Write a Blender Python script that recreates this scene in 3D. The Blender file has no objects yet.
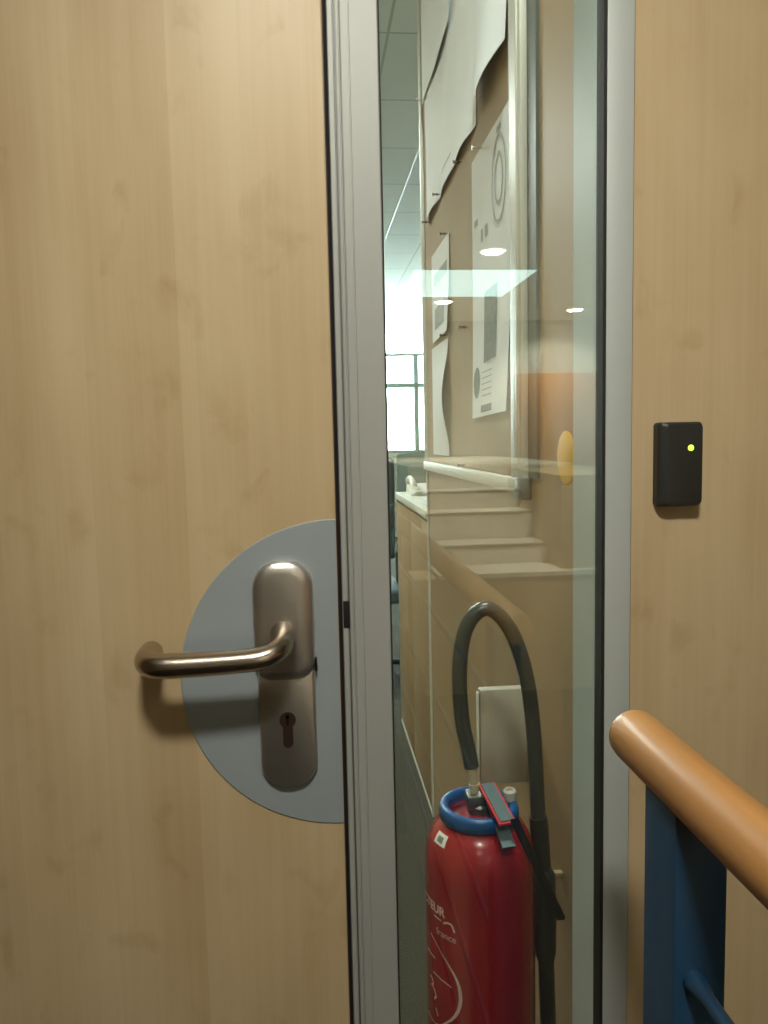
import bpy, bmesh, math, random
from mathutils import Vector, Matrix
random.seed(4)
PI = math.pi
COL = bpy.context.scene.collection

# ------------------------------------------------------------------ materials
def srgb(r, g, b):
    f = lambda c: c / 12.92 if c <= .04045 else ((c + .055) / 1.055) ** 2.4
    return (f(r / 255), f(g / 255), f(b / 255), 1)

def mat(name, color, rough=.5, metal=0., bump=0., bump_scale=200., vary=0., vary_scale=8., emit=0., stretch=(1, 1, 1), coat=0., spec=.5):
    m = bpy.data.materials.new(name); m.use_nodes = True
    nt = m.node_tree; b = nt.nodes['Principled BSDF']
    b.inputs['Base Color'].default_value = color
    b.inputs['Roughness'].default_value = rough
    b.inputs['Metallic'].default_value = metal
    b.inputs['Coat Weight'].default_value = coat
    b.inputs['Specular IOR Level'].default_value = spec
    if emit:
        b.inputs['Emission Color'].default_value = color
        b.inputs['Emission Strength'].default_value = emit
    tc = nt.nodes.new('ShaderNodeTexCoord')
    mp = nt.nodes.new('ShaderNodeMapping'); mp.inputs['Scale'].default_value = stretch
    nt.links.new(tc.outputs['Object'], mp.inputs['Vector'])
    if vary:
        n = nt.nodes.new('ShaderNodeTexNoise'); n.inputs['Scale'].default_value = vary_scale; n.inputs['Detail'].default_value = 5
        nt.links.new(mp.outputs[0], n.inputs['Vector'])
        r = nt.nodes.new('ShaderNodeValToRGB')
        r.color_ramp.elements[0].position = .3; r.color_ramp.elements[1].position = .7
        r.color_ramp.elements[0].color = tuple(c * (1 - vary) for c in color[:3]) + (1,)
        r.color_ramp.elements[1].color = tuple(min(1, c * (1 + vary)) for c in color[:3]) + (1,)
        nt.links.new(n.outputs['Fac'], r.inputs[0]); nt.links.new(r.outputs[0], b.inputs['Base Color'])
    if bump:
        n2 = nt.nodes.new('ShaderNodeTexNoise'); n2.inputs['Scale'].default_value = bump_scale
        nt.links.new(mp.outputs[0], n2.inputs['Vector'])
        bp = nt.nodes.new('ShaderNodeBump'); bp.inputs['Strength'].default_value = bump; bp.inputs['Distance'].default_value = .002
        nt.links.new(n2.outputs['Fac'], bp.inputs['Height']); nt.links.new(bp.outputs[0], b.inputs['Normal'])
    return m

def veneer(name, light, dark, offset=(0, 0, 0)):
    """Maple veneer: vertical strips of slightly different tone, long fine grain, soft figure and small flecks."""
    m = bpy.data.materials.new(name); m.use_nodes = True
    nt = m.node_tree; N = nt.nodes; L = nt.links; b = N['Principled BSDF']
    tc = N.new('ShaderNodeTexCoord')
    def mapping(scale):
        mp = N.new('ShaderNodeMapping'); mp.inputs['Scale'].default_value = scale; mp.inputs['Location'].default_value = offset
        L.new(tc.outputs['Object'], mp.inputs['Vector']); return mp
    def noise(scale, detail, mscale, dist=0.):
        mp = mapping(mscale); n = N.new('ShaderNodeTexNoise'); n.inputs['Scale'].default_value = scale
        n.inputs['Detail'].default_value = detail; n.inputs['Distortion'].default_value = dist
        L.new(mp.outputs[0], n.inputs['Vector']); return n.outputs['Fac']
    def math_(op, a, c):
        n = N.new('ShaderNodeMath'); n.operation = op
        for i, v in enumerate((a, c)):
            if hasattr(v, 'links'): L.new(v, n.inputs[i])
            else: n.inputs[i].default_value = v
        return n.outputs[0]
    grain = noise(90, 4, (1, 1, .03))
    cloud = noise(7, 5, (1, 1, .35), .6)
    fleck = noise(24, 4, (1, 1, .7), .5)
    strip = noise(9, 0, (1, 0, .001))
    # cathedral arches
    mp = mapping((1, 1, .16)); w = N.new('ShaderNodeTexWave'); w.wave_type = 'RINGS'
    w.inputs['Scale'].default_value = 3.2; w.inputs['Distortion'].default_value = 5; w.inputs['Detail'].default_value = 2.5; w.inputs['Detail Scale'].default_value = 1.2
    L.new(mp.outputs[0], w.inputs['Vector'])
    wf = math_('POWER', w.outputs['Fac'], 6.)
    sx = N.new('ShaderNodeSeparateXYZ'); L.new(mapping((1, 1, 1)).outputs[0], sx.inputs[0])
    wn = N.new('ShaderNodeTexWhiteNoise'); wn.noise_dimensions = '1D'
    L.new(math_('FLOOR', math_('MULTIPLY', sx.outputs[0], 11.3), 0.), wn.inputs['W'])
    fine = noise(420, 2, (1, 1, .012))
    s = math_('MULTIPLY', grain, .26)
    s = math_('ADD', s, math_('MULTIPLY', math_('SUBTRACT', wn.outputs[0], .5), .17))
    s = math_('ADD', s, math_('MULTIPLY', math_('SUBTRACT', fine, .5), .12))
    s = math_('ADD', s, math_('MULTIPLY', cloud, .62))
    s = math_('ADD', s, math_('MULTIPLY', strip, .42))
    fl = N.new('ShaderNodeMapRange'); fl.inputs[1].default_value = .60; fl.inputs[2].default_value = .78
    L.new(fleck, fl.inputs[0])
    s = math_('SUBTRACT', s, math_('MULTIPLY', fl.outputs[0], .21))
    s = math_('SUBTRACT', s, math_('MULTIPLY', wf, .05))
    r = N.new('ShaderNodeValToRGB'); r.color_ramp.elements[0].position = .36; r.color_ramp.elements[1].position = .78
    r.color_ramp.elements[0].color = dark; r.color_ramp.elements[1].color = light
    L.new(s, r.inputs[0]); L.new(r.outputs[0], b.inputs['Base Color'])
    b.inputs['Roughness'].default_value = .42; b.inputs['Specular IOR Level'].default_value = .3
    return m

def glass_mat(name, base, tint):
    m = bpy.data.materials.new(name); m.use_nodes = True
    nt = m.node_tree; N = nt.nodes; L = nt.links; N.clear()
    out = N.new('ShaderNodeOutputMaterial'); mix = N.new('ShaderNodeMixShader')
    tr = N.new('ShaderNodeBsdfTransparent'); tr.inputs[0].default_value = tint
    gl = N.new('ShaderNodeBsdfGlossy'); gl.inputs['Roughness'].default_value = 0.; gl.inputs[0].default_value = (.95, 1, .98, 1)
    lw = N.new('ShaderNodeLayerWeight'); lw.inputs['Blend'].default_value = .5
    pw = N.new('ShaderNodeMath'); pw.operation = 'POWER'; pw.inputs[1].default_value = 4
    L.new(lw.outputs['Facing'], pw.inputs[0])
    mr = N.new('ShaderNodeMapRange'); mr.inputs[3].default_value = base; mr.inputs[4].default_value = 1.
    L.new(pw.outputs[0], mr.inputs[0]); L.new(mr.outputs[0], mix.inputs[0])
    L.new(tr.outputs[0], mix.inputs[1]); L.new(gl.outputs[0], mix.inputs[2]); L.new(mix.outputs[0], out.inputs[0])
    return m

M = {}
M['veneer_door'] = veneer('maple_veneer_door', srgb(208, 187, 148), srgb(183, 157, 115), (.3, .1, .2))
M['veneer_wall'] = veneer('maple_veneer_wall', srgb(204, 182, 143), srgb(180, 153, 112), (2.3, .7, 1.4))
M['edge'] = mat('dark_edge_band', srgb(70, 50, 38), .6, vary=.2)
M['alu_light'] = mat('pale_anodised_aluminium', srgb(184, 190, 184), .5, .1, vary=.02, vary_scale=30, stretch=(1, 1, .05))
M['alu'] = mat('satin_anodised_aluminium', srgb(170, 172, 164), .5, .1, vary=.02, vary_scale=30, stretch=(1, 1, .05))
M['alu_groove'] = mat('aluminium_groove', srgb(110, 112, 106), .5, .5, vary=.03)
M['alu_jamb'] = mat('aluminium_jamb', srgb(196, 206, 200), .5, .0, vary=.03)
M['rubber'] = mat('black_rubber', srgb(26, 28, 24), .7, vary=.1)
M['black_gap'] = mat('dark_rebate', srgb(24, 19, 16), .9, vary=.1)
M['disc'] = mat('satin_grey_plate', srgb(168, 178, 180), .40, .25, bump=.05, bump_scale=300, stretch=(.1, 1, 1), vary=.02)
M['steel'] = mat('brushed_steel', srgb(210, 204, 194), .34, .92, bump=.06, bump_scale=400, stretch=(.05, 1, 1))
M['steel_lever'] = mat('satin_steel_lever', srgb(182, 170, 154), .27, 1., bump=.05, bump_scale=300)
M['keyhole'] = mat('dark_keyway', srgb(30, 24, 22), .5, .4, vary=.1)
M['brass_core'] = mat('lock_core', srgb(84, 66, 56), .4, .7, vary=.1)
M['reader'] = mat('black_plastic', srgb(42, 42, 38), .45, bump=.08, bump_scale=900, vary=.05)
M['led'] = mat('green_led', (.45, 1., .05, 1), .3, emit=3.)
M['beech'] = mat('varnished_beech', srgb(190, 136, 76), .42, vary=.2, vary_scale=60, stretch=(1, .05, 1), coat=.12)
M['blue_paint'] = mat('blue_paint', srgb(28, 64, 92), .42, vary=.05, vary_scale=12)
M['wall_beige'] = mat('beige_panel', srgb(166, 144, 110), .55, vary=.06, vary_scale=6, stretch=(1, 1, .15))
M['white_wall'] = mat('white_plaster', srgb(226, 226, 216), .8, vary=.02, bump=.1)
M['room_wall'] = mat('warm_beige_paint', srgb(180, 160, 128), .8, vary=.03, bump=.1)
M['brown_panel'] = mat('brown_wood_panel', srgb(178, 124, 76), .45, vary=.12, vary_scale=10, stretch=(1, 1, .1))
M['stair'] = mat('grey_beige_stair', srgb(216, 212, 198), .6, vary=.04)
M['nosing'] = mat('pale_nosing', srgb(235, 232, 220), .5, vary=.03)
M['nosing_shade'] = mat('shaded_nosing', srgb(120, 114, 100), .5, vary=.05)
M['carpet'] = mat('olive_grey_carpet', srgb(62, 61, 47), .95, bump=.8, bump_scale=500, vary=.4, vary_scale=160)
M['vinyl'] = mat('grey_vinyl_floor', srgb(52, 40, 28), .5, vary=.1, vary_scale=60)
M['cork'] = mat('beige_board_lining', srgb(172, 154, 126), .85, vary=.05, vary_scale=40, bump=.2, bump_scale=300)
M['board_alu'] = mat('board_frame_aluminium', srgb(206, 208, 198), .45, .1, vary=.02)
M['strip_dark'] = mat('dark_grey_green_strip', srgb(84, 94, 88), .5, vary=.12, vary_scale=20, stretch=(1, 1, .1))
M['paper'] = mat('white_paper', srgb(232, 238, 240), .75, vary=.02, vary_scale=14)
M['ink'] = mat('grey_print', srgb(158, 166, 162), .8, vary=.15, vary_scale=60)
M['ink_pale'] = mat('pale_print_ink', srgb(172, 178, 172), .8, vary=.1, vary_scale=60)
M['ink_dark'] = mat('dark_print', srgb(120, 132, 128), .8, vary=.25, vary_scale=90)
M['pin'] = mat('dark_pin', srgb(86, 62, 52), .4, .4, vary=.1)
M['pin_clear'] = mat('clear_pin', srgb(210, 206, 190), .25, vary=.05)
M['yellow'] = mat('yellow_plastic', srgb(226, 182, 52), .5, vary=.06, vary_scale=20)
M['reflection_box'] = mat('pale_reflection', srgb(176, 170, 152), .5, vary=.03)
M['ext_red'] = mat('red_enamel', srgb(146, 18, 28), .25, vary=.05, vary_scale=10, coat=.5)
M['ext_blue'] = mat('blue_plastic', srgb(14, 76, 130), .35, vary=.06)
M['hose'] = mat('black_rubber_hose', srgb(62, 66, 62), .3, bump=.1, bump_scale=200, vary=.08)
M['ferrule'] = mat('brass_nickel_ferrule', srgb(222, 206, 170), .3, .35, vary=.05)
M['valve'] = mat('grey_metal_valve', srgb(112, 116, 112), .35, .8, vary=.08)
M['nozzle'] = mat('black_nozzle', srgb(38, 40, 38), .4, vary=.08)
M['ext_print'] = mat('pale_print', srgb(214, 190, 184), .5, vary=.04)
M['ext_tag'] = mat('white_tag', srgb(226, 222, 212), .5, vary=.03)
M['lever_red'] = mat('red_lever', srgb(206, 58, 58), .35, vary=.05)
M['lever_grey'] = mat('grey_lever', srgb(96, 112, 112), .4, .3, vary=.06)
M['worktop'] = mat('white_worktop', srgb(222, 226, 214), .4, vary=.02)
M['screen'] = mat('grey_fabric_screen', srgb(140, 156, 152), .9, vary=.08, vary_scale=50, bump=.2, bump_scale=400)
M['phone'] = mat('white_phone_plastic', srgb(238, 240, 230), .4, vary=.02)
M['chair_fabric'] = mat('blue_grey_fabric', srgb(104, 118, 120), .9, vary=.08, vary_scale=60)
M['chair_frame'] = mat('dark_grey_plastic', srgb(64, 64, 60), .5, vary=.06)
M['window_frame'] = mat('grey_green_window_frame', srgb(140, 172, 172), .45, .1, vary=.03)
M['lamp_glow'] = mat('warm_lamp_glow', (1, .93, .8, 1), .5, emit=14.)
M['panel_glow'] = mat('cool_panel_glow', (.74, 1., .99, 1), .5, emit=3.0)
M['lamp_ring'] = mat('white_lamp_ring', srgb(230, 230, 222), .4, vary=.02)
M['glass'] = glass_mat('sidelight_glass', .105, (.955, .98, .962, 1))
M['far_glass'] = glass_mat('far_window_glass', .05, (.95, 1., .99, 1))

def ceiling_mat():
    m = bpy.data.materials.new('ceiling_tiles'); m.use_nodes = True
    nt = m.node_tree; b = nt.nodes['Principled BSDF']; b.inputs['Roughness'].default_value = .85
    tc = nt.nodes.new('ShaderNodeTexCoord'); mp = nt.nodes.new('ShaderNodeMapping')
    mp.inputs['Location'].default_value = (-.355, 0, 0)
    br = nt.nodes.new('ShaderNodeTexBrick'); br.offset = 0
    br.inputs['Scale'].default_value = 1; br.inputs['Brick Width'].default_value = .6; br.inputs['Row Height'].default_value = .6
    br.inputs['Mortar Size'].default_value = .006
    br.inputs['Color1'].default_value = srgb(220, 228, 222); br.inputs['Color2'].default_value = srgb(214, 223, 217)
    br.inputs['Mortar'].default_value = srgb(168, 178, 168)
    nt.links.new(tc.outputs['Object'], mp.inputs[0]); nt.links.new(mp.outputs[0], br.inputs['Vector'])
    nt.links.new(br.outputs['Color'], b.inputs['Base Color'])
    return m
M['ceiling'] = ceiling_mat()

# ------------------------------------------------------------------ mesh helpers
def tag(o, label=None, cat=None, group=None, kind=None):
    if label: o['label'] = label
    if cat: o['category'] = cat
    if group: o['group'] = group
    if kind: o['kind'] = kind
    return o

def empty(name, loc, label, cat, group=None):
    o = bpy.data.objects.new(name, None); COL.objects.link(o); o.location = loc; o.empty_display_size = .05
    return tag(o, label, cat, group)

class MB:
    def __init__(s): s.bm = bmesh.new()
    def box(s, a, b, bevel=0., seg=2):
        r = bmesh.ops.create_cube(s.bm, size=1)
        a, b = Vector(a), Vector(b); c = (a + b) / 2; d = b - a
        for v in r['verts']: v.co = Vector((v.co.x * d.x, v.co.y * d.y, v.co.z * d.z)) + c
        if bevel:
            es = {e for v in r['verts'] for e in v.link_edges}
            bmesh.ops.bevel(s.bm, geom=list(es), offset=bevel, segments=seg, profile=.5, affect='EDGES')
        return s
    def tube(s, pts, rad, n=20, caps=True, smooth=0):
        P = [Vector(p) for p in pts]
        R = list(rad) if isinstance(rad, (list, tuple)) else [rad] * len(P)
        for _ in range(smooth):                       # Chaikin-like refinement by Catmull-Rom midpoints
            Q, S = [], []
            for i in range(len(P) - 1):
                p0, p1, p2, p3 = P[max(i - 1, 0)], P[i], P[i + 1], P[min(i + 2, len(P) - 1)]
                Q += [p1, (-p0 + 9 * p1 + 9 * p2 - p3) / 16]; S += [R[i], (R[i] + R[i + 1]) / 2]
            P, R = Q + [P[-1]], S + [R[-1]]
        t = (P[1] - P[0]).normalized(); up = Vector((0, 0, 1)) if abs(t.z) < .9 else Vector((1, 0, 0))
        u = t.cross(up).normalized(); rings = []
        for i, p in enumerate(P):
            tn = (P[min(i + 1, len(P) - 1)] - P[max(i - 1, 0)]).normalized()
            u = (u - tn * u.dot(tn)).normalized(); w = tn.cross(u)
            rings.append([s.bm.verts.new(p + (u * math.cos(2 * PI * k / n) + w * math.sin(2 * PI * k / n)) * R[i]) for k in range(n)])
        for a, b in zip(rings, rings[1:]):
            for k in range(n): s.bm.faces.new((a[k], a[(k + 1) % n], b[(k + 1) % n], b[k]))
        if caps:
            s.bm.faces.new(rings[0][::-1]); s.bm.faces.new(rings[-1])
        return s
    def lathe(s, prof, c=(0, 0, 0), n=48, axis='z'):
        rings = []
        for r, h in prof:
            ring = []
            for k in range(n):
                a = 2 * PI * k / n
                if axis == 'z': co = (c[0] + r * math.cos(a), c[1] + r * math.sin(a), c[2] + h)
                elif axis == 'y': co = (c[0] + r * math.cos(a), c[1] + h, c[2] + r * math.sin(a))
                else: co = (c[0] + h, c[1] + r * math.cos(a), c[2] + r * math.sin(a))
                ring.append(s.bm.verts.new(co))
            rings.append(ring)
        for a, b in zip(rings, rings[1:]):
            for k in range(n): s.bm.faces.new((a[k], a[(k + 1) % n], b[(k + 1) % n], b[k]))
        if prof[0] != prof[-1]:
            s.bm.faces.new(rings[0][::-1]); s.bm.faces.new(rings[-1])
        else:
            pass
        return s
    def loops(s, loops, cap0=True, cap1=True):
        rings = [[s.bm.verts.new(p) for p in l] for l in loops]
        n = len(rings[0])
        for a, b in zip(rings, rings[1:]):
            for k in range(n): s.bm.faces.new((a[k], a[(k + 1) % n], b[(k + 1) % n], b[k]))
        if cap0: s.bm.faces.new(rings[0][::-1])
        if cap1: s.bm.faces.new(rings[-1])
        return s
    def grid(s, f, nu, nv):
        V = [[s.bm.verts.new(f(i / nu, j / nv)) for j in range(nv + 1)] for i in range(nu + 1)]
        for i in range(nu):
            for j in range(nv): s.bm.faces.new((V[i][j], V[i + 1][j], V[i + 1][j + 1], V[i][j + 1]))
        return s
    def poly(s, pts):
        s.bm.faces.new([s.bm.verts.new(p) for p in pts]); return s
    def build(s, name, m, parent=None, smooth=True, angle=35, recalc=True):
        if recalc: bmesh.ops.recalc_face_normals(s.bm, faces=s.bm.faces)
        me = bpy.data.meshes.new(name)
        if smooth:
            for f in s.bm.faces: f.smooth = True
            for e in s.bm.edges:
                if len(e.link_faces) == 2 and e.calc_face_angle(0) > math.radians(angle): e.smooth = False
        s.bm.to_mesh(me); s.bm.free()
        me.materials.append(m)
        o = bpy.data.objects.new(name, me); COL.objects.link(o)
        if parent:
            o.parent = parent
            w = Matrix.Identity(4); q = parent
            while q: w = Matrix.Translation(q.location) @ w; q = q.parent
            me.transform(w.inverted())
        return o

def struct(o, label=None, cat=None): return tag(o, label, cat, None, 'structure')

# ================================================================== the setting
# front side (y<0): landing with a stair; back side (y>0): corridor opening into an office.
ZC, ZB = 2.4, 2.9
struct(MB().box((-1.6, -6.5, -.1), (3.6, .09, 0)).build('floor', M['vinyl']), 'grey vinyl floor in front of the door', 'floor')
struct(MB().box((-1.6, .09, -.1), (3.6, 9.5, 0)).build('floor', M['carpet']), 'olive grey carpet floor of the corridor behind the glass', 'floor')
struct(MB().box((-1.6, -6.5, ZC), (3.6, 0, ZC + .1)).build('ceiling', M['white_wall']), 'white ceiling in front of the door', 'ceiling')
struct(MB().box((-1.6, .09, ZB), (3.6, 9.5, ZB + .1)).build('ceiling', M['ceiling']), 'pale green-grey tiled ceiling seen through the glass', 'ceiling')
# veneered wall right of the sidelight
struct(MB().box((.3305, 0, 0), (3.6, .09, ZB)).build('wall_front', M['veneer_wall']), 'pale maple veneer wall panel right of the glass strip', 'wall')
struct(MB().box((-1.6, 0, 0), (-1.0, .09, ZB)).build('wall_front', M['veneer_wall']), 'pale maple veneer wall left of the door', 'wall')
struct(MB().box((-1.0, 0, 2.12), (.3305, .09, ZB)).build('wall_front', M['veneer_wall']), 'wall strip above the door', 'wall')
struct(MB().box((-1.7, -6.5, 0), (-1.6, 9.5, ZB)).build('wall_left', M['room_wall']), 'white wall on the left', 'wall')
struct(MB().box((3.6, -6.5, 0), (3.7, 9.5, ZB)).build('wall_right', M['room_wall']), 'white wall far on the right', 'wall')
struct(MB().box((-1.7, -6.6, 0), (3.7, -6.5, ZC)).build('wall_back', M['white_wall']), 'white wall behind the camera, reflected in the glass', 'wall')
struct(MB().box((1.96, -6.5, 0), (3.6, -6.47, 1.9)).build('trim_5', M['brown_panel']), 'brown wood panelling reflected in the glass', 'panelling')
# corridor wall carrying the noticeboard
struct(MB().box((.39, .09, 0), (.50, 1.775, ZB)).build('wall_corridor', M['wall_beige']), 'beige corridor wall behind the glass, carrying the noticeboard', 'wall')
struct(MB().box((.384, 1.768, 0), (.506, 1.786, ZB)).build('trim_3', M['board_alu']), 'pale vertical edge trim at the end of the corridor wall', 'trim')
struct(MB().box((.384, .515, 1.24), (.39, .567, ZB)).build('trim_4', M['strip_dark']), 'dark grey-green strip for the shade on the corridor wall beside the noticeboard', 'trim')  # dark strip stands in for the shade beside the board edge
struct(MB().box((.642, 1.79, ZB - .006), (.652, 9.4, ZB)).build('trim_6', M['board_alu']), 'white ceiling rail running toward the far window', 'trim')
# far wall with window opening
wx0, wx1, wz0, wz1, yf = -1.2, 3.2, 1.115, 2.897, 9.4  # opening carried up to the ceiling for the white bloom above the window
wb = MB()
wb.box((-1.6, yf, 0), (3.6, yf + .1, wz0)); wb.box((-1.6, yf, wz1), (3.6, yf + .1, ZB))
wb.box((-1.6, yf, wz0), (wx0, yf + .1, wz1)); wb.box((wx1, yf, wz0), (3.6, yf + .1, wz1))
struct(wb.build('wall_far', M['white_wall']), 'white far wall around the bright window', 'wall')
fw = MB()
fw.box((wx0, yf + .01, wz0), (wx1, yf + .07, wz0 + .04)); 
fw.box((wx0, yf, 2.385), (wx1, yf + .07, 2.415)); fw.box((wx0, yf - .01, 1.975), (wx1, yf + .07, 2.03))
for mx in (wx0 + .03, .1, 1.415, 2.72, wx1 - .03): fw.box((mx - .03, yf - .005, wz0), (mx + .03, yf + .07, 2.415))
win2 = struct(fw.build('window_2', M['window_frame'], smooth=False), 'bright far window with grey-green frame at the end of the corridor', 'window')
MB().box((wx0, yf + .03, wz0), (wx1, yf + .036, wz1)).build('glass_pane', M['far_glass'], win2, smooth=False)

# ------------------------------------------------------------------ door and its furniture
d = MB(); d.box((-1.0, 0, .006), (.0232, .042, 2.112), .0012, 1)
door = struct(d.build('door_1', M['veneer_door'], smooth=False), 'pale maple veneer door leaf with steel lever handle', 'door')
tag(MB().box((.0232, .0010, .006), (.0242, .041, 2.112)).build('edge_band', M['edge'], door, smooth=False), 'dark brown edge of the leaf')

def half_disc(y, r, c=(.0226, 1.0767), n=64):
    pts = [(c[0], y, c[1] + r)]
    pts = [(c[0] - r * math.sin(PI * k / n), y, c[1] + r * math.cos(PI * k / n)) for k in range(n + 1)]
    return pts
sh = MB().loops([half_disc(0., .1590), half_disc(-.0010, .1590), half_disc(-.0016, .1583)])
tag(sh.build('protection_plate', M['disc'], door, angle=20), 'grey half-round protection plate')

def stadium(cx, z0, z1, hw, rt, rb, inset, y, n=12):
    """Rounded outline: top corners radius rt, bottom corners radius rb, all inset."""
    hw -= inset; z0 += inset; z1 -= inset; rt = max(rt - inset, .002); rb = max(rb - inset, .002)
    P = []
    for (sx, zc, r, a0) in ((1, z1 - rt, rt, 0), (-1, z1 - rt, rt, 90), (-1, z0 + rb, rb, 180), (1, z0 + rb, rb, 270)):
        for k in range(n + 1):
            a = math.radians(a0 + 90 * k / n)
            P.append((cx + sx * (hw - r) + r * math.cos(a), y, zc + r * math.sin(a)))
    return P
cx = -.0318
lp = MB().loops([stadium(cx + .001, .9635, 1.092, .0286, .006, .0265, i, y) for i, y in ((0, -.0016), (0, -.0075), (.0012, -.0092), (.003, -.010))])
lock_plate = tag(lp.build('lock_plate', M['steel'], door, angle=25), 'lower brushed steel plate with keyhole')
up_ = MB().loops([stadium(cx, 1.0755, 1.196, .0302, .0270, .019, i, y) for i, y in ((0, -.0016), (0, -.009), (.0015, -.0122), (.005, -.0146), (.0115, -.0158))])
handle_plate = tag(up_.build('handle_plate', M['steel'], door, angle=25), 'upper raised steel plate carrying the lever')
MB().box((-.0018, -.010, 1.083), (.0002, -.0016, 1.096), .0005, 1).build('side_catch', M['keyhole'], door)
# profile cylinder keyhole
kx, kz = -.0313, 1.0285
cylm = MB()
circ = [(kx + .0082 * math.cos(a), 0, kz + .006 + .0082 * math.sin(a)) for a in [math.radians(-52 + 284 * k / 30) for k in range(31)]]
tail = [(kx - .0050, 0, kz - .002), (kx - .0050, 0, kz - .0185), (kx - .0035, 0, kz - .0215), (kx, 0, kz - .023), (kx + .0035, 0, kz - .0215), (kx + .0050, 0, kz - .0185), (kx + .0050, 0, kz - .002)]
ol = circ + tail
cylm.loops([[(x, -.0098, z) for x, _, z in ol], [(x, -.0112, z) for x, _, z in ol]])
lk = tag(cylm.build('lock_cylinder', M['brass_core'], lock_plate), 'dull lock cylinder')
kh = MB().box((kx - .0011, -.0122, kz + .001), (kx + .0011, -.0108, kz + .0115)); kh.lathe([(.0024, 0), (.0024, -.0013)], (kx, -.0109, kz + .0098), 16, 'y')
kh.build('keyhole', M['keyhole'], lock_plate)
# lever
lv = [(-.0330, -.0135, 1.1245), (-.0325, -.027, 1.1235), (-.0335, -.040, 1.1205), (-.0395, -.0505, 1.1160), (-.052, -.0560, 1.1122), (-.075, -.0570, 1.1105), (-.11, -.0570, 1.1095),
      (-.138, -.0570, 1.1093), (-.150, -.0545, 1.1096), (-.1575, -.0475, 1.1102), (-.1605, -.038, 1.1108), (-.161, -.026, 1.1112), (-.161, -.012, 1.1115)]
lvm = MB().tube(lv, [.0125, .0120, .0116, .0112, .0110, .0110, .0114, .0118, .0118, .0116, .0114, .0112, .0110], 24, True, 2)
lever = tag(lvm.build('lever', M['steel_lever'], handle_plate, angle=50), 'bent round steel lever')

# ------------------------------------------------------------------ frame
MB_gap = MB().box((.0243, .012, 0), (.0300, .088, 2.12))
g = struct(MB_gap.build('trim_1', M['black_gap'], smooth=False), 'dark rebate between door leaf and frame', 'trim')
prof = [(.0276, .088), (.0276, .001), (.0284, 0), (.0326, 0), (.0334, .0008), (.0336, .0022), (.0350, .0022), (.0352, .0008), (.036, .0002), (.0378, .0002), (.0384, .0012), (.0385, .0022), (.0392, .0022), (.0398, .0006), (.0408, .0), (.0474, .0), (.0478, .0012), (.0486, .0012), (.0490, 0), (.0752, 0), (.0762, .001), (.0762, .088)]
fr = MB().loops([[(x, y, 0) for x, y in prof], [(x, y, 2.12) for x, y in prof]])
post = struct(fr.build('trim_2', M['alu'], smooth=False), 'grooved satin aluminium frame post between door and glass', 'frame post')
tag(MB().box((.0282, -.0012, 1.1240), (.0345, .003, 1.1515), .0008, 2).build('strike_block', M['black_gap'], post), 'small black strike block')
MB().box((.0336, .0018, 0), (.0350, .0030, 2.12)).build('groove_strip', M['alu_groove'], post, smooth=False)

wf = MB()
wf.box((.3025, 0, 0), (.3303, .09, 2.12), .001, 2)
win1 = struct(wf.build('window_1', M['alu_light']), 'narrow full-height glass sidelight in a satin aluminium frame', 'window')
gk = MB().box((.0762, .004, .0), (.0782, .02, 2.12)); gk.box((.2992, .0005, .0), (.3025, .02, 2.12))
tag(gk.build('gasket', M['rubber'], win1, smooth=False), 'black rubber glazing gasket')
MB().box((.0765, .008, .0), (.3022, .014, 2.12)).build('glass_pane', M['glass'], win1, smooth=False)
MB().box((.2995, .02, 0), (.3025, .09, 2.12)).build('jamb_lining', M['alu_jamb'], win1, smooth=False)

# ------------------------------------------------------------------ card reader
rd = empty('card_reader', (.376, 0, 1.282), 'small black card reader with a lit green lamp on the maple wall', 'card reader')
def rrect(x0, x1, z0, z1, r, y, n=6):
    P = []
    for (cx_, cz_, a0) in ((x1 - r, z1 - r, 0), (x0 + r, z1 - r, 90), (x0 + r, z0 + r, 180), (x1 - r, z0 + r, 270)):
        for k in range(n + 1):
            a = math.radians(a0 + 90 * k / n); P.append((cx_ + r * math.cos(a), y, cz_ + r * math.sin(a)))
    return P
MB().loops([rrect(.3535, .3995, 1.2385, 1.3250, .004, .0002), rrect(.3535, .3995, 1.2385, 1.3250, .004, -.009),
            rrect(.3555, .3992, 1.2395, 1.3246, .004, -.0135), rrect(.3605, .3985, 1.2410, 1.3225, .004, -.016), rrect(.3625, .3970, 1.2430, 1.3085, .003, -.0164)]).build('housing', M['reader'], rd, angle=18)
MB().lathe([(.0030, -.0158), (.0030, -.0168), (.0020, -.0174)], (.3858, 0, 1.2985), 24, 'y').build('status_lamp', M['led'], rd)

# ------------------------------------------------------------------ handrail
hr = empty('handrail', (.262, -.27, 0), 'round varnished beech handrail on a blue steel post in front of the wall', 'handrail')
RX, RZ, RR = .2605, 1.065, .0220
pr = [(RX, -.1655, RZ), (RX, -.1662, RZ), (RX, -.1680, RZ), (RX, -.1715, RZ), (RX, -.178, RZ)]
pr += [(RX, -.2 - .2 * i, RZ) for i in range(9)]
rail = MB().tube(pr, [RR * .55, RR * .72, RR * .87, RR * .97, RR] + [RR] * 9, 40)
tag(rail.build('rail', M['beech'], hr, angle=60), 'orange-brown varnished wooden rail')
pst = MB().box((.2435, -.281, 0), (.2825, -.231, 1.0560), .002, 2)
tag(pst.build('post', M['blue_paint'], hr), 'blue painted square post')
tag(MB().box((.2435, -1.70, 0), (.2825, -1.65, 1.0560), .002, 2).build('post', M['blue_paint'], hr), 'blue painted square post')
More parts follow.
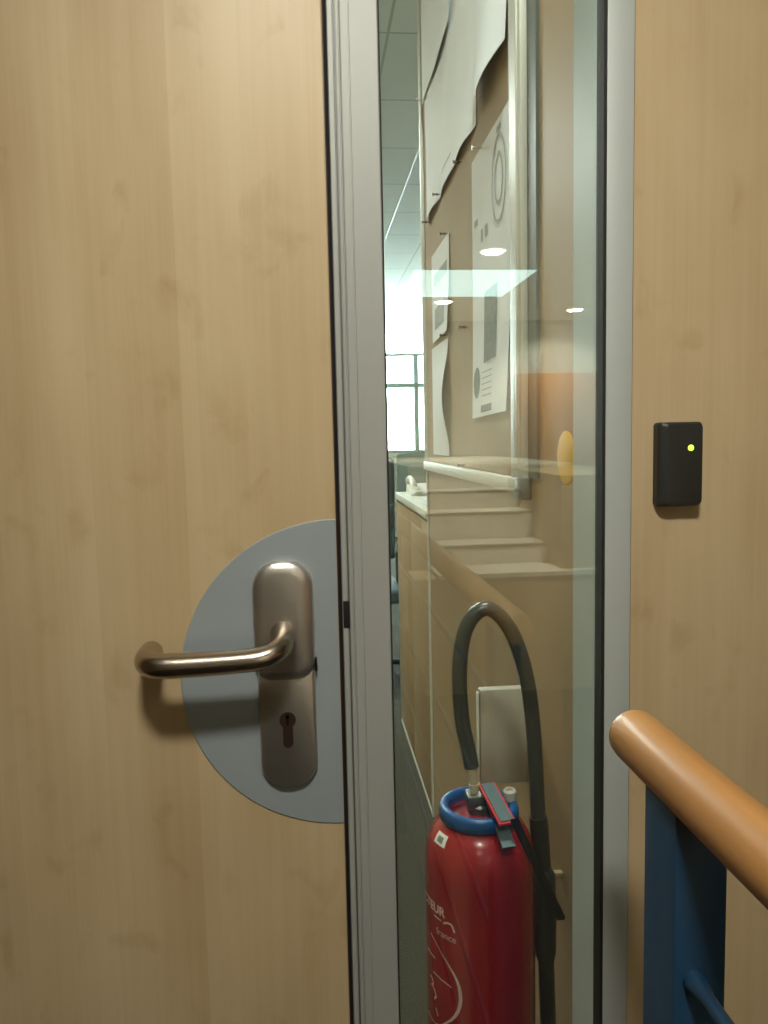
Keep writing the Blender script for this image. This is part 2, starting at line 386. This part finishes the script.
for z in (.928, .74, .55, .36, .17):
    b = MB().tube([(.2590, -.2805, z), (.2590, -.286, z), (.2590, -.30, z), (.2590, -1.0, z), (.2590, -1.66, z)], [.0085, .0085, .0052, .0052, .0052], 14)
    b.build('infill_rod', M['blue_paint'], hr, angle=60)

# ------------------------------------------------------------------ fire extinguisher
EX, EY, ER = .2415, .350, .0845
ex = empty('fire_extinguisher', (EX, EY, .22), 'red fire extinguisher with looped black hose hanging behind the glass', 'fire extinguisher')
bp = [(.02, .215), (.06, .217), (.074, .222), (.080, .232), (ER, .25), (ER, .45), (ER, .660), (.0838, .678), (.0815, .692), (.077, .705), (.0715, .716), (.064, .726), (.055, .733), (.044, .738), (.022, .741)]
body = MB().lathe(bp, (EX, EY, 0), 64).build('cylinder_body', M['ext_red'], ex, angle=60)
# blue carrying ring around the valve
RXc, RYc = .2405, .348
rp = [(.046, .7345), (.0555, .731), (.0600, .734), (.0612, .742), (.0605, .751), (.0575, .7545), (.052, .7555), (.0475, .753), (.046, .746), (.046, .7345)]
tag(MB().lathe(rp, (RXc, RYc, 0), 56).build('carrying_ring', M['ext_blue'], ex, angle=50), 'blue plastic ring around the valve')
vb = MB().lathe([(.020, .738), (.020, .752), (.0155, .756), (.0155, .770), (.011, .776)], (.243, EY, 0), 32)
vb.box((.222, .334, .748), (.262, .366, .770), .003)
valve = tag(vb.build('valve', M['valve'], ex), 'grey metal valve body')
# squeeze levers, sloping down toward the camera on the right
def slab(p, q, w, t):
    p, q = Vector(p), Vector(q); a = (q - p).normalized(); s_ = Vector((1, .12, 0)).normalized(); s_ = (s_ - a * s_.dot(a)).normalized(); n = a.cross(s_)
    return [[p + s_ * (i * w / 2) + n * (j * t / 2) for i, j in ((-1, -1), (1, -1), (1, 1), (-1, 1))], [q + s_ * (i * w / 2) + n * (j * t / 2) for i, j in ((-1, -1), (1, -1), (1, 1), (-1, 1))]]
tag(MB().loops(slab((.2525, .345, .7845), (.2660, .270, .7585), .026, .004)).build('squeeze_lever', M['lever_red'], ex, smooth=False), 'red edged upper lever')
tag(MB().loops(slab((.2527, .342, .7868), (.2655, .272, .7622), .020, .002)).build('squeeze_lever', M['lever_grey'], ex, smooth=False), 'grey lever top')
tag(MB().loops(slab((.2570, .325, .768), (.2655, .262, .727), .020, .005)).build('carry_lever', M['lever_grey'], ex, smooth=False), 'grey lower lever')
# pressure knob
tag(MB().lathe([(.006, .718), (.006, .752), (.0095, .754), (.0105, .761), (.0105, .768), (.008, .771), (.005, .770), (.004, .766)], (.2905, .352, 0), 28).build('pressure_knob', M['pin_clear'], ex), 'pale round knob')
# hose
hs = [(.2305, .349, .812), (.2262, .35, .838), (.2185, .352, .878), (.2145, .354, .933), (.2170, .356, .987), (.2255, .357, 1.025), (.2400, .357, 1.047), (.2580, .356, 1.0555), (.2765, .355, 1.045), (.2945, .354, 1.020), (.3095, .352, .981), (.3215, .351, .927), (.3290, .35, .848), (.3335, .35, .751), (.3360, .35, .700)]
tag(MB().tube(hs, .0117, 20, True, 2).build('hose', M['hose'], ex, angle=60), 'looped black rubber hose')
fe = MB().tube([(.2365, .3485, .765), (.2345, .3485, .785), (.2340, .3485, .7855), (.2325, .349, .798), (.2308, .349, .808), (.2298, .349, .818)], [.0085, .0085, .0070, .0085, .0090, .0090], 20)
tag(fe.build('hose_ferrule', M['ferrule'], ex, angle=50), 'shiny metal hose ferrule')
nz = MB().tube([(.3345, .35, .725), (.3360, .35, .712), (.3375, .35, .690), (.3395, .35, .640)], [.0135, .0145, .0145, .0155], 24)
nz.tube([(.3395, .35, .640), (.3405, .35, .63), (.343, .35, .56), (.3455, .35, .50), (.347, .35, .485), (.350, .35, .38)], [.0155, .0205, .0205, .017, .0125, .0125], 24)
tag(nz.build('spray_nozzle', M['nozzle'], ex, angle=50), 'black spray gun nozzle')
tag(MB().loops([[Vector(p) for p in q] for q in ([(.270, .266, .768), (.281, .266, .768), (.281, .270, .762), (.270, .270, .762)], [(.349, .296, .592), (.360, .296, .592), (.360, .300, .585), (.349, .300, .585)])]).build('rod_reflection', M['rubber'], ex, smooth=False), 'black bar standing in for the reflected rail rod')  # dark bar modelled along the rail rod's reflection in the glass
MB().box((.26, .395, .592), (.390, .405, .602), .001).build('wall_bracket', M['wall_beige'], ex)
def on_body(deg, z, lift=.0006):
    a = math.radians(deg); r = ER + lift
    zs = [p[1] for p in bp]
    for (r0, z0), (r1, z1) in zip(bp, bp[1:]):
        if z0 <= z <= z1: r = r0 + (r1 - r0) * (z - z0) / (z1 - z0) + lift
    return Vector((EX + r * math.sin(a), EY - r * math.cos(a), z))

def text_on_body(name, s, deg_end, z, size, shear=0., bold=.0):
    cu = bpy.data.curves.new('lettering', 'FONT'); cu.body = s; cu.size = size; cu.align_x = 'RIGHT'; cu.offset = bold; cu.shear = shear
    ob = bpy.data.objects.new('lettering', cu); COL.objects.link(ob)
    bpy.context.view_layer.update()
    me = bpy.data.meshes.new_from_object(ob.evaluated_get(bpy.context.evaluated_depsgraph_get()))
    bpy.data.objects.remove(ob); bpy.data.curves.remove(cu)
    bm = bmesh.new(); bm.from_mesh(me); bpy.data.meshes.remove(me)
    bmesh.ops.subdivide_edges(bm, edges=[e for e in bm.edges if e.calc_length() > .006], cuts=2)
    bmesh.ops.triangulate(bm, faces=bm.faces)
    for v in bm.verts:
        v.co = on_body(deg_end + math.degrees(v.co.x / ER), z + v.co.y)
    mb = MB(); mb.bm.free(); mb.bm = bm
    return mb.build(name, M['ext_print'], ex, smooth=False, recalc=False)
tag(text_on_body('lettering', 'EXTINCTEUR', -50, .6065, .019, 0, .0006), 'pale printed lettering')
tag(text_on_body('lettering', 'france', -36.5, .5735, .0155, .0), 'small pale printed lettering')
def ribbon(pts, w0, name, closed=False):
    mb = MB(); n = len(pts); A = []; B = []
    for i, (dg, z) in enumerate(pts):
        d0, d1 = pts[max(i - 1, 0)], pts[min(i + 1, n - 1)]
        tx, tz = math.radians(d1[0] - d0[0]) * ER, d1[1] - d0[1]; l = math.hypot(tx, tz) or 1; tx /= l; tz /= l
        w = w0 if not callable(w0) else w0(i / (n - 1))
        A.append(mb.bm.verts.new(on_body(dg - math.degrees(tz * w / 2 / ER), z + tx * w / 2)))
        B.append(mb.bm.verts.new(on_body(dg + math.degrees(tz * w / 2 / ER), z - tx * w / 2)))
    for i in range(n - 1): mb.bm.faces.new((A[i], A[i + 1], B[i + 1], B[i]))
    return mb.build(name, M['ext_print'], ex, smooth=False)
arc = [(-74, .5645), (-66.4, .5597), (-54.6, .5464), (-48.8, .5395), (-43.7, .5313), (-39.5, .5240), (-36.5, .5163), (-34.2, .508), (-33.1, .4989), (-32.7, .489), (-33.3, .4798), (-35.7, .468), (-39.5, .4574), (-43.8, .449), (-48.8, .4416), (-54, .434), (-59.6, .4279), (-67, .4235), (-75, .422), (-85, .424)]
ribbon(arc, lambda t: .0014 + .004 * math.sin(PI * min(1, t * 1.05)) ** 2, 'emblem_arc')
ribbon([(-52 + 15 * t / 10, .597 + .004 * math.sin(PI * t / 10)) for t in range(8)] + [(-40, .596), (-38.5, .590)], .0032, 'emblem_swoosh')
ribbon([(-83, .5303), (-74, .531), (-65, .5303)], .0022, 'emblem_line')
ribbon([(-69.6, .5052), (-56, .5045), (-42.7, .5017)], .0020, 'emblem_line')
ribbon([(-76, .494), (-71, .4915), (-70, .484), (-74, .481), (-68, .478), (-64.5, .4694), (-68, .463)], .0034, 'emblem_glyph')
ribbon([(-66, .450), (-63.5, .446), (-62, .440)], .003, 'emblem_glyph')
ribbon([(-66 + i * 1.4, .5995 - .0001 * i) for i in range(9)], .0022, 'print_line')
# square white tag on the shoulder
tg = MB(); tg.grid(lambda u, v: on_body(-75 + 20 * u, .708 + .015 * v, .0008), 6, 6)
tgo = tag(tg.build('service_tag', M['ext_tag'], ex, recalc=False), 'small white square tag')
tg2 = MB(); tg2.grid(lambda u, v: on_body(-70 + 10 * u, .7115 + .008 * v, .0014), 4, 4); tg2.build('tag_mark', M['ink_dark'], tgo, recalc=False)

# ------------------------------------------------------------------ noticeboard, papers, pins
BX = .384
nb = empty('noticeboard', (.387, 1.15, 1.8), 'pale aluminium framed noticeboard covered in papers on the corridor wall', 'noticeboard')
MB().box((.386, .62, 1.24), (.390, 1.745, 2.87)).build('lining_board', M['cork'], nb, smooth=False)
nf = MB()
nf.box((.372, .572, 1.2095), (.390, 1.765, 1.2365), .002); nf.box((.374, .576, 1.2365), (.390, .650, 2.88), .002)
nf.box((.371, .590, 1.2365), (.376, .604, 2.88), .001); nf.box((.376, 1.745, 1.2365), (.390, 1.765, 2.88), .002)
tag(nf.build('board_frame', M['board_alu'], nb), 'pale aluminium frame')
MB().box((.370, .565, 1.200), (.3895, .612, 1.240), .003).build('frame_corner', M['alu_groove'], nb)

def paper(name, y0, y1, z0, z1, lift, label, group=None, slant=0.):
    """A sheet on the noticeboard; u runs toward the near edge (y0), v upward; lift(u,v) pulls it off the board."""
    def f(u, v):
        y = y1 + (y0 - y1) * u
        return Vector((.3850 - .0008 - max(0, lift(u, v)), y, z0 + (z1 - z0) * v + slant * u * (1 - v)))
    o = MB().grid(f, 24, 30).build(name, M['paper'], None, recalc=False)
    tag(o, label, 'paper', group)
    return o, f
def print_on(parent, f, u0, u1, v0, v1, m, name='print_block', round_=False):
    e = .0009
    mb = MB()
    if round_:
        mb.bm.faces.new([mb.bm.verts.new(f((u0 + u1) / 2 + (u1 - u0) / 2 * math.cos(t), (v0 + v1) / 2 + (v1 - v0) / 2 * math.sin(t)) - Vector((e, 0, 0))) for t in [2 * PI * k / 32 for k in range(32)]])
    else:
        mb.grid(lambda u, v: f(u0 + (u1 - u0) * u, v0 + (v1 - v0) * v) - Vector((e, 0, 0)), 6, 10)
    return mb.build(name, m, parent, recalc=False)
def ring_on(parent, f, uc, vc, ru, rv, t, m):
    mb = MB(); e = Vector((.0009, 0, 0)); n = 40
    A = [mb.bm.verts.new(f(uc + ru * math.cos(2 * PI * k / n), vc + rv * math.sin(2 * PI * k / n)) - e) for k in range(n)]
    B = [mb.bm.verts.new(f(uc + ru * t * math.cos(2 * PI * k / n), vc + rv * t * math.sin(2 * PI * k / n)) - e) for k in range(n)]
    for k in range(n): mb.bm.faces.new((A[k], A[(k + 1) % n], B[(k + 1) % n], B[k]))
    return mb.build('print_ring', m, parent, recalc=False)

bulge = lambda u, p: abs(math.sin(PI * u * p))
pa, fa = paper('paper_sheet', .962, 1.665, 1.972, 2.84, lambda u, v: .003 + .009 * (1 - v) ** 6 * bulge(u, 3) + .0022 * math.sin(11 * u + 2 * v) + .0008 * math.sin(31 * u - 9 * v), 'large wrinkled white sheet hanging at the upper left of the noticeboard', slant=.022)
pb, fb = paper('paper_sheet', .666, .950, 2.006, 2.84, lambda u, v: .003 + .026 * max(0, 1 - v * 2.6) ** 2 * (.35 + .65 * math.sin(PI * u)), 'white sheet with a curled lower edge at the top right of the noticeboard', slant=.022)
pc, fc = paper('printed_sheet', .672, 1.012, 1.356, 1.930, lambda u, v: .001 + .030 * max(0, .55 - v) ** 1.5 * (.35 + .65 * u), 'printed white poster with grey blocks and ovals, curling at the lower corner', slant=.006)
pd, fd = paper('printed_sheet', 1.305, 1.60, 1.60, 1.857, lambda u, v: .001 + .01 * (1 - v) ** 2 * u, 'small printed white sheet pinned left of the large poster')
pe, fe_ = paper('paper_sheet', 1.34, 1.62, 1.262, 1.585, lambda u, v: .001 + .02 * math.sin(PI * v) ** 2 * u, 'narrow white sheet hanging lowest at the left end of the noticeboard')
ring_on(pc, fc, .74, .80, .17, .15, .90, M['ink_pale']); ring_on(pc, fc, .74, .80, .10, .09, .80, M['ink_pale'])
print_on(pc, fc, .70, .80, .955, .975, M['ink'])
print_on(pc, fc, .08, .18, .735, .76, M['ink'], 'print_line'); print_on(pc, fc, .27, .33, .655, .70, M['ink'], 'print_line')
print_on(pc, fc, .38, .46, .655, .70, M['ink'], 'print_line')
print_on(pc, fc, .36, .70, .20, .46, M['ink_dark'])
print_on(pc, fc, .05, .26, .075, .195, M['ink_dark'], 'print_emblem', True)
print_on(pc, fc, .30, .62, .015, .042, M['ink_dark'], 'print_line')
for k in range(5): print_on(pc, fc, .32, .60, .075 + .022 * k, .079 + .022 * k, M['ink'], 'print_line')
print_on(pd, fd, .15, .9, .62, .75, M['ink'], 'print_line'); print_on(pd, fd, .2, .8, .12, .36, M['ink'])
tag(print_on(pa, fa, .42, .62, .05, .055, M['ink'], 'fold_line'), None)

def pin(y, z, m, label, x=.383):
    p = MB().lathe([(.0012, 0), (.0012, -.006), (.004, -.007), (.0042, -.009), (.0025, -.011), (.0025, -.018), (.0045, -.020), (.0045, -.022)], (x, y, z), 14, 'x').build('push_pin', m)
    tag(p, label, 'push pin', 'push pins on the noticeboard')
pin(1.640, 1.972, M['pin'], 'push pin at the lowest far corner of the large wrinkled sheet')
pin(1.430, 1.990, M['pin'], 'dark push pin on the large wrinkled sheet, second from its lowest far corner')
pin(1.125, 1.972, M['pin'], 'dark push pin below the middle of the large wrinkled sheet')
pin(1.672, 2.345, M['pin_clear'], 'pale push pin on the far edge of the large wrinkled sheet', .3765)
pin(1.24, 2.47, M['pin'], 'dark red-brown push pin high on the large wrinkled sheet', .3795)
pin(.905, 1.925, M['pin_clear'], 'pale push pin at the top edge of the printed poster')
pin(1.32, 1.855, M['pin'], 'dark push pin at the top corner of the small printed sheet')
pin(1.345, 1.592, M['pin'], 'dark push pin at the top of the narrow low sheet')
pin(1.075, 1.575, M['pin'], 'dark push pin in the bare lining left of the poster')
pin(1.11, 1.245, M['pin'], 'dark push pin near the bottom frame of the noticeboard')
po, fo = paper('paper_sheet', 1.205, 1.69, 2.335, 2.845, lambda u, v: .0078 + .001 * math.sin(9 * u) + .006 * (1 - v) ** 8 * u, 'white sheet pinned over the far upper part of the large wrinkled sheet')

yd = MB().lathe([(.0412, 0), (.0412, -.0008), (.040, -.0012), (.004, -.0012)], (.39, .381, 1.279), 48, 'x')
tag(yd.build('round_sign', M['yellow'], None, angle=30), 'round yellow disc on the corridor wall right of the noticeboard', 'sign')

wbx = empty('reflection_panel', (.39, .66, .75), 'pale panel standing in for a reflection behind the fire extinguisher', 'reflection panel')  # solid pale panel in place of a reflection in the glass
MB().box((.300, .600, .662), (.390, .622, .845), .003).build('housing', M['reflection_box'], wbx)
MB().box((.2945, .602, .668), (.2985, .612, .840), .001).build('edge_strip', M['worktop'], wbx)
MB().box((.2985, .606, .668), (.300, .620, .840)).build('dark_line', M['strip_dark'], wbx)

# ------------------------------------------------------------------ office beyond
cb = empty('low_cabinet', (.7, 2.25, 0), 'counter-height wood fronted cabinet with white top beyond the corridor wall', 'cabinet')
MB().box((.392, 1.79, .0135), (1.0, 2.70, 1.04), .002).build('carcass', M['wall_beige'], cb)
MB().box((.384, 1.79, 0), (1.0, 2.69, .013)).build('plinth', M['board_alu'], cb)
for k in range(2): MB().box((.386, 1.795 + .455 * k, .014), (.392, 2.243 + .455 * k, 1.03), .001).build('door_panel', M['wall_beige'], cb)
MB().box((.378, 1.79, 1.04), (1.01, 2.72, 1.07), .003).build('worktop', M['worktop'], cb)
sc = empty('desk_screen', (.8, 2.76, 0), 'grey fabric desk screen standing behind the low cabinet', 'screen')
so = [(.392, 0.06), (1.3, .06), (1.3, 1.33), (1.0, 1.315), (.75, 1.285), (.55, 1.262), (.45, 1.248), (.40, 1.242), (.392, 1.235)]
MB().loops([[(x, 2.745, z) for x, z in so], [(x, 2.775, z) for x, z in so]]).build('fabric_panel', M['screen'], sc, smooth=False)
for x in (.45, 1.2): MB().box((x - .02, 2.735, 0), (x + .02, 2.785, .062)).build('foot', M['chair_frame'], sc, smooth=False)
ph = empty('desk_phone', (.452, 2.52, 1.07), 'white desk telephone on the low cabinet', 'telephone')
MB().loops([[(.415, 2.43, 1.070), (.51, 2.43, 1.070), (.51, 2.60, 1.070), (.415, 2.60, 1.070)], [(.418, 2.435, 1.080), (.507, 2.435, 1.080), (.507, 2.595, 1.115), (.418, 2.595, 1.115)]]).build('phone_base', M['phone'], ph, smooth=False)
MB().tube([(.428, 2.44, 1.105), (.428, 2.455, 1.122), (.428, 2.50, 1.138), (.428, 2.55, 1.142), (.428, 2.59, 1.132), (.428, 2.60, 1.118)], [.014, .015, .010, .010, .015, .014], 14, True, 1).build('handset', M['phone'], ph)
ps = MB()
for k in range(3): ps.box((.405 + .004 * k, 1.90 + .01 * k, 1.0705 + .006 * k), (.60, 2.14 + .008 * k, 1.0755 + .006 * k), .0005, 1)
tag(ps.build('paper_stack', M['paper'], None, smooth=False), 'small stack of white papers on the near end of the low cabinet', 'papers')

ch = empty('office_chair', (.22, 3.45, 0), 'blue-grey office chair partly hidden by the frame post', 'chair')
cbk = MB().grid(lambda u, v: Vector((-.02 + .48 * u, 3.62 + .05 * math.cos(PI * (u - .5)) - .04 * v, .62 + .62 * v - .05 * abs(2 * u - 1) ** 3 * v)), 14, 14)
o = cbk.build('backrest', M['chair_fabric'], ch, recalc=False); md = o.modifiers.new('thickness', 'SOLIDIFY'); md.thickness = .05
MB().box((-.02, 3.16, .45), (.46, 3.62, .53), .025, 3).build('seat', M['chair_fabric'], ch)
for x in (-.05, .47):
    MB().tube([(x, 3.45, .48), (x, 3.45, .68), (x, 3.36, .70), (x, 3.24, .70)], .016, 12, True, 1).build('armrest', M['chair_frame'], ch)
MB().lathe([(.03, .08), (.03, .45)], (.22, 3.40, 0), 20).build('column', M['chair_frame'], ch)
for k in range(5):
    a = 2 * PI * k / 5
    MB().tube([(.22, 3.40, .10), (.22 + .28 * math.cos(a), 3.40 + .28 * math.sin(a), .07)], [.025, .015], 10).build('base_arm', M['chair_frame'], ch)
    MB().lathe([(.028, -.012), (.028, .012)], (.22 + .27 * math.cos(a), 3.40 + .27 * math.sin(a), .028), 16, 'x').build('castor', M['chair_frame'], ch)

# ------------------------------------------------------------------ stair behind the camera (seen in the reflection)
STEPS = [(3.0, .600), (3.28, .724), (3.56, .876), (3.84, .982), (4.12, 1.130)]
struct(MB().box((.50, -3.28, 0), (1.70, -3.0, .600)).build('wall_landing', M['room_wall'], smooth=False), 'low beige wall carrying the stair, reflected in the glass', 'wall')
for i, (y, z) in enumerate(STEPS):
    y = -y; y2 = -STEPS[i + 1][0] if i < 4 else -6.47
    z0 = STEPS[i - 1][1] if i else .60
    if i: o = struct(MB().box((.62, y2, 0), (1.46 + .06 * i, y, z)).build('trim_%d' % (10 + i), M['stair'], smooth=False), 'grey-beige stair step reflected in the glass', 'stair step')
    else: o = struct(MB().box((.62, -3.30, .600), (1.70, -2.985, .622)).build('trim_10', M['nosing'], smooth=False), 'pale stone ledge reflected in the glass', 'ledge')
    if 0 < i: MB().box((.62, y - .03, z - .012), (1.46 + .06 * i, y + .008, z + .003)).build('nosing', M['nosing'] if i == 4 else M['nosing_shade'], o, smooth=False)  # dark nosing colour stands in for the thin shadow lines of the steps
struct(MB().box((1.275, -6.47, 0), (1.82, -3.05, 1.105)).build('wall_stair', M['wall_beige'], smooth=False), 'low beige wall beside the stair, reflected in the glass', 'wall')

# ------------------------------------------------------------------ lamps
def downlight(x, y, label, watts, size=.15, color=(1, .86, .66), z=ZC):
    t = empty('ceiling_downlight', (x, y, z), label, 'ceiling light', 'round ceiling downlights')
    MB().lathe([(size / 2, -.004), (size / 2 + .016, -.006), (size / 2 + .018, 0), (size / 2, 0), (size / 2, -.004)], (x, y, z), 40).build('trim_ring', M['lamp_ring'], t)
    MB().lathe([(size / 2 - .002, -.001), (size / 2 - .002, -.003)], (x, y, z), 40).build('diffuser', M['lamp_glow'], t)
    if watts:
        L = bpy.data.lights.new('downlight_lamp', 'AREA'); L.shape = 'DISK'; L.size = size * .8; L.energy = watts; L.color = color
        lo = bpy.data.objects.new('downlight_lamp', L); COL.objects.link(lo); lo.parent = t; lo.location = (0, 0, -.01)
    return t
def gimbal(t, watts, angle, blend=.6, color=(1, .9, .74), tilt=0.):
    L = bpy.data.lights.new('stair_spot', 'SPOT'); L.energy = watts; L.spot_size = math.radians(angle); L.spot_blend = blend; L.shadow_soft_size = .06; L.color = color
    lo = bpy.data.objects.new('stair_spot', L); COL.objects.link(lo); lo.parent = t; lo.location = (0, 0, -.015); lo.rotation_euler = (tilt, 0, 0)
dl = downlight(-.02, -1.0, 'round ceiling downlight just in front of the door', 0, .10)
L = bpy.data.lights.new('gimbal_spot', 'SPOT'); L.energy = 112; L.spot_size = math.radians(74); L.spot_blend = 1.; L.shadow_soft_size = .13; L.color = (1, .97, .88)
lo = bpy.data.objects.new('gimbal_spot', L); COL.objects.link(lo); lo.parent = dl; lo.location = (0, 0, -.015)
lo.rotation_euler = (Vector((.17, 0, 1.30)) - Vector((-.02, -1.0, ZC - .015))).to_track_quat('-Z', 'Y').to_euler()
gimbal(downlight(1.42, -2.10, 'added round ceiling downlight lighting the stair risers', 2), 190, 62, .7, (1, .93, .8), math.radians(-46))  # added lamp, out of the mirrored view, brightens the risers
gimbal(downlight(1.108, -3.79, 'round ceiling downlight reflected highest in the glass', 3), 90, 80)
gimbal(downlight(1.103, -5.46, 'round ceiling downlight reflected just under the bright square panel', 3), 150, 90)
gimbal(downlight(2.34, -5.89, 'round ceiling downlight reflected at the right edge of the glass', 4), 130, 110, .8, (1, .9, .74), math.radians(-25))
downlight(1.27, 7.95, 'round ceiling downlight of the office near the far window', 10, z=ZB)
downlight(.27, .31, 'round ceiling downlight over the noticeboard', 26, .10, (.92, 1, .99), z=ZB)
pl = empty('ceiling_panel_light', (1.11, -4.73, ZC), 'square cool white ceiling panel light reflected in the glass', 'ceiling light')
MB().box((.69, -5.21, ZC - .008), (1.53, -4.25, ZC)).build('light_frame', M['lamp_ring'], pl, smooth=False)
MB().box((.705, -5.195, ZC - .011), (1.515, -4.265, ZC - .008)).build('diffuser', M['panel_glow'], pl, smooth=False)
# added fill light without a fixture, brightens the office and its ceiling
L = bpy.data.lights.new('office_fill', 'AREA'); L.shape = 'RECTANGLE'; L.size = 1.2; L.size_y = 1.2; L.energy = 95; L.color = (.95, 1, .95)
lo = bpy.data.objects.new('office_fill', L); COL.objects.link(lo); lo.location = (-.7, 3.6, ZB - .02)

# daylight outside the far window
W = bpy.data.worlds.new('World'); bpy.context.scene.world = W; W.use_nodes = True
bg = W.node_tree.nodes['Background']; bg.inputs[0].default_value = (.86, .97, 1, 1); bg.inputs[1].default_value = 22

# ------------------------------------------------------------------ camera
FPX = 770.
R = Matrix(((.9952, -.0310, .0927), (-.0953, -.0927, .9911), (-.0221, -.9952, -.0952)))   # rows: world axes seen in (right, down, forward)
right, down, fwd = R.col[0], R.col[1], R.col[2]
fwd = fwd.normalized(); right = (right - fwd * right.dot(fwd)).normalized(); upv = right.cross(fwd)
mw = Matrix((( right.x, upv.x, -fwd.x, 0), (right.y, upv.y, -fwd.y, -.77), (right.z, upv.z, -fwd.z, 1.315), (0, 0, 0, 1)))
cam = bpy.data.cameras.new('camera'); co = bpy.data.objects.new('camera', cam); COL.objects.link(co)
co.matrix_world = mw
cam.sensor_fit = 'VERTICAL'; cam.sensor_height = 36.; cam.lens = FPX / 1024 * 36.; cam.clip_start = .02
bpy.context.scene.camera = co

sc_ = bpy.context.scene
sc_.view_settings.view_transform = 'Standard'; sc_.view_settings.look = 'None'; sc_.view_settings.exposure = 0.; sc_.view_settings.gamma = 1.
sc_.cycles.use_denoising = True
sc_.cycles.max_bounces = 10; sc_.cycles.transparent_max_bounces = 12; sc_.cycles.sample_clamp_indirect = 6
